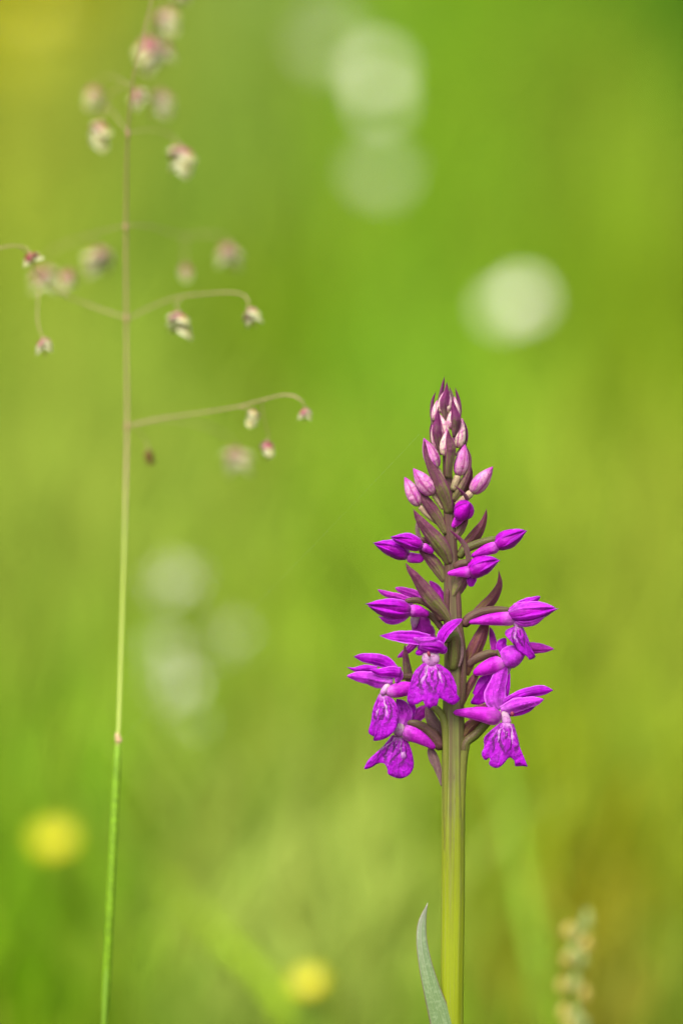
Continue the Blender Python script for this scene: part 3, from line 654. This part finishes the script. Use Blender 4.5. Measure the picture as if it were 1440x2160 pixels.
# right flower seen from behind
f = flower([(980, 1408), (995, 1394), (1015, 1384), (1035, 1378), (1052, 1380)], [9, 10, 10, 8, 6], (0, 4))
ribbon('petal', f, [(1045, 1390), (1041, 1362), (1037, 1340), (1033, 1322)], [9, 7.5, 6.5, 3], (14, 22), PP_, cup=.4)
ribbon('sepal', f, [(1066, 1388), (1058, 1370), (1058, 1358), (1066, 1346)], [12, 13, 11, 6], (8, 14), P_, cup=.5)
bud('hood', f, (1056, 1399, 2), (1112, 1366, -2), 24, PL, ph=.4, amp=.07)
ribbon('sepal', f, [(1098, 1370), (1122, 1367), (1146, 1368), (1168, 1369)], [11, 12.5, 9, 3], (8, 16), PP_, cup=.5)
tube('column', f, [(1047, 1370), (1052, 1382), (1057, 1394)], [2.5, 3, 2.5], -10, M['ovary_green'])
tube('spur', f, [(1068, 1400), (1045, 1402), (1018, 1412), (997, 1421)], [16, 18, 14, 5], (-2, -6), M['spur'])
lip('lip', f, [(1026, 1422), (1010, 1430), (999, 1453), (996, 1462), (999, 1466), (992, 1483), (1005, 1487), (1018, 1484), (1036, 1472), (1052, 1442), (1056, 1420)], 10, M['petal'], bulge=6, seed=5)
tube('throat', f, [(1064, 1398), (1071, 1408), (1071, 1420)], [6, 6, 3], 4, M['throat'])
# lower right flower in profile
f = flower([(978, 1590), (983, 1566), (1002, 1550), (1026, 1524), (1045, 1505)], [8.5, 9.5, 10, 9.5, 7], (-15, -14, -6, -8, -10), 'ovary_green')
ribbon('sepal', f, [(1052, 1497), (1043, 1475), (1047, 1450), (1057, 1420), (1067, 1392)], [8, 23, 20, 14, 7], (-24, -16, -10), PL, cup=.35, wav=.02, fold=-.25)
ribbon('petal', f, [(1064, 1480), (1069, 1450), (1074, 1418)], [5, 6, 3], -4, P_, cup=.5)
ribbon('sepal', f, [(1055, 1488), (1088, 1469), (1118, 1460), (1144, 1456), (1166, 1456)], [8, 9.5, 11.5, 10.5, 5], (-18, -10), P_, cup=.55, wav=.02)
ribbon('petal', f, [(1056, 1500), (1084, 1489), (1108, 1483), (1130, 1479), (1147, 1475)], [9, 15.5, 13, 9.5, 3], (-26, -36), PL, cup=.7, wav=.03)
ribbon('petal', f, [(1072, 1508), (1092, 1503), (1112, 1497), (1130, 1488)], [4, 7, 6, 2], (-18, -22), P_, cup=.5)
tube('spur', f, [(1058, 1511), (1040, 1511), (1018, 1507), (988, 1504), (955, 1503)], [16, 19, 16.5, 11.5, 5], (-24, -32), M['spur'])
tube('throat', f, [(1056, 1496), (1064, 1510), (1068, 1524), (1070, 1532)], [7, 9, 10, 8], (-22, -28), M['throat'], flat=.7)
tube('column', f, [(1078, 1501), (1080, 1506), (1079, 1511)], [3, 4, 3], -42, M['anther'])
lip('lip', f, [(1054, 1524), (1031, 1544), (1020, 1557), (1020, 1577), (1015, 1588), (1018.5, 1600), (1025, 1604), (1031, 1598), (1034, 1604), (1030, 1611), (1038, 1618), (1049, 1620), (1060, 1613), (1074.5, 1598), (1087, 1609.5), (1085, 1616), (1101.5, 1616), (1112, 1617), (1107, 1606), (1098, 1584), (1091, 1553.5), (1083, 1527)], -34, M['lip'], bulge=10, seed=6, swing=.12)
# ribs where the lower ovaries run down into the stem
tube('stem_rib', orchid, [(903, 1487), (922, 1497), (936, 1520), (940, 1560), (941, 1640), (941, 1760), (942, 1900)], [6, 8, 8.5, 8, 7.5, 6.5, 4], (6, -6, -15, -17, -17, -14, -8), M['rib'], n=40)
tube('stem_rib', orchid, [(983, 1562), (977, 1600), (974, 1650), (971, 1740), (967, 1860)], [9.5, 9, 8.5, 7, 4], (-14, -14, -13, -10, -6), M['rib'], n=36)
tube('stem_rib', orchid, [(944, 1240), (943, 1290), (945, 1340), (948, 1400)], [5, 6, 6, 4], -15, M['ovary'], n=22)
tube('stem_rib', orchid, [(964, 1228), (966, 1270), (968, 1310), (976, 1380), (975, 1450), (970, 1500)], [5, 6.5, 6.5, 7, 7.5, 6], -12, M['ovary'], n=26)

# ================================================================== QUAKING GRASS
QD = 1.65
qf = at(214, 2200, 300 * QD); qf = np.array([qf[0] - .004, qf[1] - .006, 0.0])
qg = empty('quaking_grass', qf, 'slender quaking grass with pink and cream nodding spikelets on hair thin branches', 'grass')
qg['kind'] = 'thing'
cp = [(219, 2200), (228, 2000), (238, 1800), (247, 1600), (250, 1552), (258, 1300), (264, 1100), (268, 900), (267, 680), (266, 480), (270, 280), (284, 150), (305, 60), (330, -40), (345, -110)]
cz = [QD * q for q in (210, 200, 205, 220, 230, 320, 400, 440, 440, 410, 350, 310, 300, 300, 300)]
cr = [12, 11, 10, 9, 9, 8.5, 8, 6.5, 6, 5.5, 4.2, 3.2, 2.6, 2, 1.6]
q0 = to_px(qf + np.array([0, 0, -.003]))
PP = spline([(*q0, 13)] + [(x, y, z, r) for (x, y), z, r in zip(cp, cz, cr)], 120)
V, F, UV = tube_geo(PP[:, :3], PP[:, 3] * np.interp(np.arange(120), [0, 55, 80, 119], [.60, .56, .34, .60]), 12)
place('culm', V, F, UV, M['culm'], qg, 0.0)
def czat(y): return float(np.interp(-y, [-p[1] for p in cp], cz))
def culm_x(y): return float(np.interp(-y, [-p[1] for p in cp], [p[0] for p in cp]))
tube('leaf_sheath', qg, [(221, 2160), (231, 1950), (240, 1760), (247.5, 1600), (250, 1556)], [10, 9.5, 9, 8.5, 7.2], [QD * q for q in (208, 200, 206, 220, 229)], M['sheath'], n=20, lean=0)
ribbon('ligule', qg, [(252, 1566), (249, 1556), (245, 1545)], [7, 6, 2], [QD * q - 10 for q in (228, 228, 228)], M['sheath_tip'], cup=.6, nl=8, nw=5, lean=0)
for y in (900, 672, 478, 280):
    tube('culm_node', qg, [(culm_x(y), y + 12), (culm_x(y), y), (culm_x(y), y - 12)], [3, 4.8, 3], czat(y), M['node'], n=8, ns=10, lean=0)
# branches: photo-plane points with depth (pixels of S behind the focus plane)
BRANCH = [
    ([(268, 897), (330, 884), (420, 871), (500, 858), (560, 842), (600, 833), (632, 840), (645, 865)], [520, 470, 400, 350, 310, 290, 280, 280], 3.4),
    ([(500, 858), (525, 862), (535, 872)], [350, 335, 330], 2.0),
    ([(552, 845), (556, 880), (566, 920), (560, 936)], [315, 330, 350, 350], 2.0),
    ([(268, 899), (340, 887), (430, 897), (480, 920), (500, 950)], [520, 640, 780, 860, 900], 2.4),
    ([(268, 897), (290, 905), (308, 930), (314, 955)], [520, 500, 490, 480], 1.5),
    ([(267, 675), (310, 652), (370, 628), (430, 620), (490, 617), (520, 626), (526, 652)], [600, 540, 460, 420, 380, 370, 365], 3.0),
    ([(385, 625), (372, 645), (378, 662)], [450, 430, 420], 2.0),
    ([(266, 474), (320, 478), (390, 498), (440, 494), (478, 500), (482, 520)], [680, 760, 860, 900, 940, 950], 2.6),
    ([(392, 498), (390, 530), (390, 562)], [860, 860, 860], 2.0),
    ([(266, 474), (210, 490), (160, 508), (110, 530), (88, 565)], [680, 780, 880, 960, 1000], 2.4),
    ([(180, 500), (205, 512), (208, 528)], [850, 930, 960], 1.8),
    ([(266, 670), (220, 655), (170, 636), (130, 620), (80, 580), (62, 545), (42, 519), (0, 523), (-60, 545)], [600, 560, 500, 450, 380, 340, 310, 290, 280], 3.0),
    ([(40, 519), (55, 521), (68, 538)], [310, 305, 300], 1.7),
    ([(86, 588), (80, 640), (80, 680), (90, 712)], [385, 350, 320, 310], 1.8),
    ([(140, 625), (138, 605), (143, 585)], [460, 620, 760], 1.6),
    ([(270, 280), (320, 274), (360, 285), (382, 312)], [760, 680, 610, 580], 2.0),
    ([(270, 280), (245, 245), (225, 215), (240, 190), (275, 178), (284, 192)], [760, 700, 660, 640, 640, 650], 1.8),
    ([(226, 214), (216, 240), (213, 262)], [660, 620, 600], 1.6),
    ([(278, 180), (240, 162), (210, 170), (198, 190)], [800, 900, 960, 990], 1.7),
    ([(284, 150), (312, 168), (335, 180), (342, 196)], [820, 880, 930, 950], 1.7),
    ([(290, 125), (310, 70), (335, 20), (350, -20)], [830, 880, 920, 950], 1.5),
]
for p_, z_, r_ in BRANCH:
    if abs(p_[0][0] - culm_x(p_[0][1])) < 12: z_ = [czat(p_[0][1]) / QD, .5 * (czat(p_[0][1]) / QD + z_[1])] + z_[2:]
    tube('branch', qg, p_, [r_ * .40] * (len(p_) - 1) + [r_ * .34], [QD * q for q in z_], M['branch'], n=26, ns=8, lean=0)
# one spikelet: two pink glumes clasp a heart of overlapping pale lemmas (unit = 1 photo pixel)
def scale_mesh(name, L, W, depth, mat):
    nl, nw = 9, 7; f = np.zeros((nl, nw, 3)); uv = np.zeros((nl, nw, 2))
    for i in range(nl):
        v = i / (nl - 1); h = W * max(.03, math.sin(math.pi * (v * .86 + .14))**.7)
        for j in range(nw):
            x = j / (nw - 1) * 2 - 1
            f[i, j] = (h * x, depth * (math.sin(v * math.pi) - .9 * x * x * math.sin(math.pi * min(1, v + .1))), -L * v); uv[i, j] = ((x + 1) / 2, v)
    b = f.copy(); b[:, :, 1] -= 1.2
    V, F, UV = shell(f.reshape(-1, 3), b.reshape(-1, 3), nl, nw, uv.reshape(-1, 2))
    return mesh(name, V * S, F, UV, mat)
SM = {'g': scale_mesh('glume', 26, 14, 9, M['glume']), 'r': scale_mesh('red_glume', 28, 14, 9, M['red_glume']), 'l': scale_mesh('lemma', 26, 12, 7, M['lemma']), 'd': scale_mesh('dark_scale', 26, 12, 8, M['scale_brown'])}
axis = mesh('rachilla', *[(q * S if k == 0 else q) for k, q in enumerate(tube_geo([(0, 0, 4), (0, 0, -14), (0, 0, -34)], [1.5, 2.2, 1.0], 8))], M['branch'])
rs = np.random.default_rng(21)
def spikelet(px, py, dz, size, kind, rz=None, sway=0.0):
    """hangs from (px, py); size = its length in pixels"""
    dz *= QD; p = at(px, py, dz); k = size / 50.0 * (1 + dz * S / D0)
    o = link('spikelet', axis, qg, Vector(p - qf)); o.scale = (k, k, k)
    o.rotation_euler = Euler((rs.uniform(-.15, .15), sway, rs.uniform(0, 6.28) if rz is None else rz), 'ZYX')
    rows = []
    n = 3 if kind not in ('slim', 'red') else 2
    for side in (-1, 1):
        for t in range(n):
            rows.append(('l' if kind != 'dark' else 'd', side, -5 - t * 9 + side * 2, rs.uniform(.75, 1.15) - t * .14, rs.uniform(.9, 1.15)))
        rows.append(({'dark': 'd', 'red': 'r'}.get(kind, 'g'), side, 0 + side * 1.5, .50, 1.0))
    for i, (m, side, z, spread, sc_) in enumerate(rows):
        c = bpy.data.objects.new('glume' if m in 'gr' else 'lemma', SM[m]); c.parent = o; c.location = (side * 1.5 * S, 0, z * S)
        c.rotation_euler = Euler((spread * (.8 if kind == 'slim' else 1.15) + rs.uniform(-.08, .08), 0, -side * math.pi / 2 + rs.uniform(-.5, .5) + (.5 if m == 'g' else 0)), 'XYZ')
        q = sc_ * (1.0 if kind != 'slim' else .85); c.scale = (q, q, q); col.objects.link(c)
SPIK = [
    (62, 535, 300, 46, 'red', .5), (92, 714, 310, 56, 'slim', -.1), (378, 660, 420, 64, 'open', .0), (524, 652, 365, 62, 'slim', -.45), (645, 862, 280, 44, 'slim', .1),
    (534, 866, 330, 44, 'open', .0), (562, 932, 350, 58, 'slim', .3), (500, 948, 900, 68, 'open', .1), (314, 950, 480, 36, 'dark', .0), (390, 560, 860, 52, 'slim', .0),
    (482, 516, 950, 78, 'slim', .0), (208, 524, 960, 72, 'open', .0), (96, 566, 1000, 66, 'open', .1), (145, 572, 800, 62, 'slim', .0), (382, 310, 580, 74, 'open', .0),
    (213, 262, 600, 66, 'open', -.2), (198, 188, 990, 70, 'slim', .0), (284, 192, 650, 50, 'open', -.5), (342, 194, 950, 64, 'open', .0), (312, 80, 850, 84, 'open', -.2),
    (345, 92, 940, 66, 'slim', .0), (350, 22, 930, 68, 'open', .0), (388, -20, 960, 50, 'slim', .3),
]
for a_ in SPIK: spikelet(a_[0], a_[1], a_[2], a_[3], a_[4], sway=a_[5])

# ================================================================== SPIDER THREAD
th0 = opx([(885, 915, -2)])[0]; th1 = at(256, 1560, 220 * QD)
t_ = np.linspace(0, 1, 40)[:, None]; TP = th0 + (th1 - th0) * t_; TP[:, 2] -= (np.sin(t_[:, 0] * math.pi) * .0006)
V, F, UV = tube_geo((TP - th0) / S, [.018] * 40, 6)
tag(link('spider_thread', mesh('spider_thread', V * S, F, UV, M['thread']), None, Vector(th0)), 'faint silk thread slanting from the orchid tip towards the quaking grass', 'thread')

# ================================================================== FLOWERS FURTHER BACK
def daisy_parts(nr, R1, r0):
    V = []; F = []
    for k in range(nr):
        a = 2 * math.pi * k / nr; d = np.array([math.cos(a), math.sin(a), 0]); n = np.array([-d[1], d[0], 0]); wd = R1 * .17
        b = len(V); zz = (k % 2) * .02 * R1
        for v, wq, z in ((.0, .5, 0), (.35, .95, .05), (.75, 1.0, .03), (1.0, .45, -.04)):
            rr = r0 * .6 + (R1 - r0 * .6) * v
            for x in (-1, 0, 1): V.append(d * rr + n * wd * wq * x + np.array([0, 0, z * R1 + zz - .02 * R1 * x * x]))
        for i in range(3):
            for j in range(2): q = b + i * 3 + j; F.append((q, q + 1, q + 4, q + 3))
    rays = mesh('rays', V, F, None, M['white_ray'])
    v = np.linspace(0, 1, 7)
    V2, F2, _ = tube_geo([(0, 0, -.12 * R1 + .42 * R1 * t) for t in v], [r0 * math.sqrt(max(.01, 1 - t**2.2)) for t in v], 16)
    return rays, mesh('disc', V2, F2, None, M['yellow_disc'])
def stem_mesh(p, base, r, mat):
    P = spline([p * 0, (base - p) * .45 + np.array([.004, .003, 0]), base - p], 14)
    V, F, UV = tube_geo(P / S, [r / S] * 14, 8); return mesh('stem', V * S, F, UV, mat)
def head_rot(nrm): return Vector(nrm).to_track_quat('Z', 'Y').to_euler()
def white_flower(px, py, D, R1, label, face=.9):
    p = at_d(px, py, D); base = np.array([p[0] + rng.uniform(-.02, .02), p[1] + .015, -.003])
    e = empty('white_daisy', (base[0], base[1], 0), label, 'flower', 'white flowers out of focus in the meadow')
    rays, disc = daisy_parts(20, R1, R1 * .26)
    nrm = -FW * face + np.array([rng.uniform(-.2, .2), 0, 1 - face + .25])
    off = Vector((p[0] - base[0], p[1] - base[1], p[2]))
    for nm, me in (('rays', rays), ('disc', disc)):
        o = link(nm, me, e, off); o.rotation_euler = head_rot(nrm)
    link('stem', stem_mesh(p, base, R1 * .06, M['meadow_stem']), e, off)
def umbel(px, py, D, R1, n, fr, label):
    """loose head of tiny white blossoms"""
    p = at_d(px, py, D); base = np.array([p[0] + rng.uniform(-.01, .01), p[1] + .012, -.003])
    e = empty('white_umbel', (base[0], base[1], 0), label, 'flower', 'small white flower heads out of focus')
    off = Vector((p[0] - base[0], p[1] - base[1], p[2])); V = []; F = []; VS = []; FS = []
    for k in range(n):
        r = R1 * math.sqrt((k + .5) / n); a = k * 2.39996; c = np.array([r * math.cos(a), r * math.sin(a) * .8, R1 * .25 * (1 - (r / R1)**2)])
        for q in range(5):
            b = 2 * math.pi * q / 5 + a; d = np.array([math.cos(b), math.sin(b), 0]); m = np.array([-d[1], d[0], 0]); t = len(V)
            V += [c, c + d * fr * .6 + m * fr * .4, c + d * fr + np.array([0, 0, fr * .2]), c + d * fr * .6 - m * fr * .4]; F.append((t, t + 1, t + 2, t + 3))
        a1, a2, _ = tube_geo([(0, 0, -R1 * 1.2), tuple(c * .6 + np.array([0, 0, -R1 * .4])), tuple(c)], [.0003, .00025, .0002], 5)
        FS += [tuple(x + len(VS) for x in f_) for f_ in a2]; VS += list(a1)
    rot = head_rot(-FW * .7 + np.array([0, 0, .5]))
    o = link('blossoms', mesh('blossoms', V, F, None, M['white_ray'], False), e, off); o.rotation_euler = rot
    o = link('rays', mesh('rays', VS, FS, None, M['meadow_stem']), e, off); o.rotation_euler = rot
    link('stem', stem_mesh(p, base, .0007, M['meadow_stem']), e, off)
WHITE = [
    (795, 150, 3.1, .0100, 'large white daisy glowing near the top centre of the meadow'),
    (803, 212, 2.9, .0072, 'white daisy just below the large white one near the top'),
    (1104, 630, 2.15, .0076, 'brightest white daisy to the upper right of the orchid tip'),
    (1060, 650, 2.2, .0062, 'white daisy overlapping the brightest one on its left'),
]
for a_ in WHITE: white_flower(*a_)
UMB = [
    (695, 95, 3.3, .016, 11, .0032, 'dim white flower head at the top, left of the large daisy'),
    (800, 365, 2.6, .012, 11, .0025, 'dim white flower head under the two daisies near the top'),
    (365, 1225, 1.62, .008, 9, .0016, 'faintest high white flower head of the column right of the grass stem'),
    (345, 1375, 1.62, .007, 9, .0023, 'second white flower head from the top of the column beside the grass stem'),
    (366, 1445, 1.58, .007, 9, .0030, 'brightest white flower head of the column right of the grass stem'),
    (388, 1530, 1.52, .006, 9, .0019, 'lowest white flower head of the column right of the grass stem'),
    (490, 1345, 1.60, .008, 9, .0012, 'barely visible white flower head right of the column of four'),
]
for a_ in UMB: umbel(*a_)
def cup_mesh(R1):
    V = []; F = []
    for k in range(5):
        a = 2 * math.pi * k / 5; d = np.array([math.cos(a), math.sin(a), 0]); n = np.array([-d[1], d[0], 0]); b = len(V)
        for v, wq, z in ((.05, .15, 0), (.4, .55, .12), (.75, .75, .38), (1, .4, .62)):
            for x in (-1, 0, 1): V.append(d * R1 * v + n * R1 * wq * x + np.array([0, 0, R1 * (z + .06 * x * x) + .0002 * k]))
        for i in range(3):
            for j in range(2): q = b + i * 3 + j; F.append((q, q + 1, q + 4, q + 3))
    return mesh('petals', V, F, None, M['yellow_petal'])
def yellow_flower(px, py, D, R1, label):
    p = at_d(px, py, D); base = np.array([p[0] + rng.uniform(-.02, .02), p[1] + .02, -.003])
    e = empty('buttercup', (base[0], base[1], 0), label, 'flower', 'yellow flowers out of focus in the meadow')
    off = Vector((p[0] - base[0], p[1] - base[1], p[2]))
    o = link('petals', cup_mesh(R1), e, off); o.rotation_euler = head_rot(-FW * .5 + np.array([rng.uniform(-.3, .3), 0, .7]))
    V2, F2, _ = tube_geo([(0, 0, 0), (0, 0, R1 * .2), (0, 0, R1 * .35)], [R1 * .3, R1 * .28, R1 * .08], 12)
    o = link('centre', mesh('centre', V2, F2, None, M['yellow_disc']), e, off); o.rotation_euler = head_rot(-FW * .5 + np.array([0, 0, .7]))
    link('stem', stem_mesh(p, base, .0008, M['meadow_stem']), e, off)
YEL = [
    (115, 1788, 1.32, .0062, 'soft yellow buttercup left of the quaking grass stem'),
    (656, 2084, 1.17, .0044, 'small yellow green buttercup near the bottom edge between the stems'),
    (20, 150, 3.6, .026, 'yellow buttercup low on the far left below the upper corner'),
    (70, 40, 4.0, .022, 'large yellow buttercup in the upper left corner'),
    (160, 20, 4.3, .016, 'yellow buttercup just right of the corner one, behind the grass tip'),
]
for a_ in YEL: yellow_flower(*a_)

# ------------------------------------------------------------------ sedge spike, lower right
p0 = at_d(1215, 2160, .955); sb = np.array([p0[0] - .003, p0[1] + .004, 0.0])
sg = empty('sedge_spike', sb, 'soft cream and olive sedge spike in the lower right corner', 'sedge')
ZS = (.955 - D0) / S
q0 = to_px(sb + np.array([0, 0, -.003]))
PP = spline([(*q0, 7), (1212, 2160, ZS, 6), (1213, 2050, ZS, 5), (1226, 1960, ZS, 4), (1236, 1915, ZS, 2)], 50)
V, F, UV = tube_geo(PP[:, :3], PP[:, 3], 10); place('stem', V, F, UV, M['meadow_stem'], sg, 0.0)
for (x, y, dx, dy, hw, m) in [(1195, 1966, 8, -20, 12, 'spike_cream'), (1236, 1950, 4, -34, 11, 'spike_scale'), (1216, 1972, 2, -22, 11, 'spike_scale'), (1232, 1994, 6, -20, 13, 'spike_cream'), (1212, 2010, -4, -20, 13, 'spike_scale'),
                             (1199, 2026, -6, -18, 11, 'spike_cream'), (1224, 2028, 6, -20, 11, 'spike_scale'), (1190, 2082, -6, -20, 12, 'spike_cream'), (1210, 2078, 4, -24, 13, 'spike_scale'),
                             (1230, 2100, 4, -22, 11, 'spike_cream'), (1192, 2140, -4, -24, 12, 'spike_cream'), (1212, 2150, 4, -28, 14, 'spike_scale'), (1228, 2165, 4, -22, 11, 'spike_scale'), (1200, 2175, 4, -22, 12, 'spike_cream')]:
    bud('floret', sg, (x, y + 12, ZS - 14), (x + dx, y + dy, ZS - 20), hw * 1.02, M[m], lean=0, n=12, ns=10)

# ------------------------------------------------------------------ single broad blades standing out of the turf
def blade(pts, hw, D, mat, label):
    z = [(d - D0) / S for d in D]
    p = at_d(pts[0][0], pts[0][1], D[0]); e = np.array([p[0], p[1], 0.0])
    q0 = to_px(e + np.array([0, 0, -.003]))
    root = empty('grass_blade', e, label, 'grass blade', 'single blades out of focus')
    ribbon('blade', root, [q0[:2]] + pts, [hw[0]] + hw, [q0[2]] + z, mat, cup=.5, th=3, nl=30, nw=7, lean=0)
blade([(1150, 2170), (1120, 1960), (1085, 1780), (1058, 1640), (1040, 1560)], [15, 14, 12, 8, 0], [1.20, 1.25, 1.30, 1.35, 1.40], M['blue_blade'], 'tall pale green blade leaning left beside the orchid stem')
blade([(1185, 2200), (1168, 2000), (1160, 1850), (1155, 1720)], [11, 10, 8, 0], [1.25, 1.29, 1.33, 1.36], M['broad_blade'], 'upright soft green blade just left of the sedge spike')
blade([(620, 2180), (480, 1990), (370, 1880), (255, 1790)], [17, 16, 14, 0], [1.18, 1.25, 1.32, 1.38], M['broad_blade'], 'yellowish blade slanting up left towards the quaking grass stem')
blade([(820, 2190), (690, 2010), (590, 1870), (470, 1730)], [14, 13, 10, 0], [1.30, 1.36, 1.42, 1.48], M['broad_blade'], 'faint slanting blade between the orchid and the quaking grass')
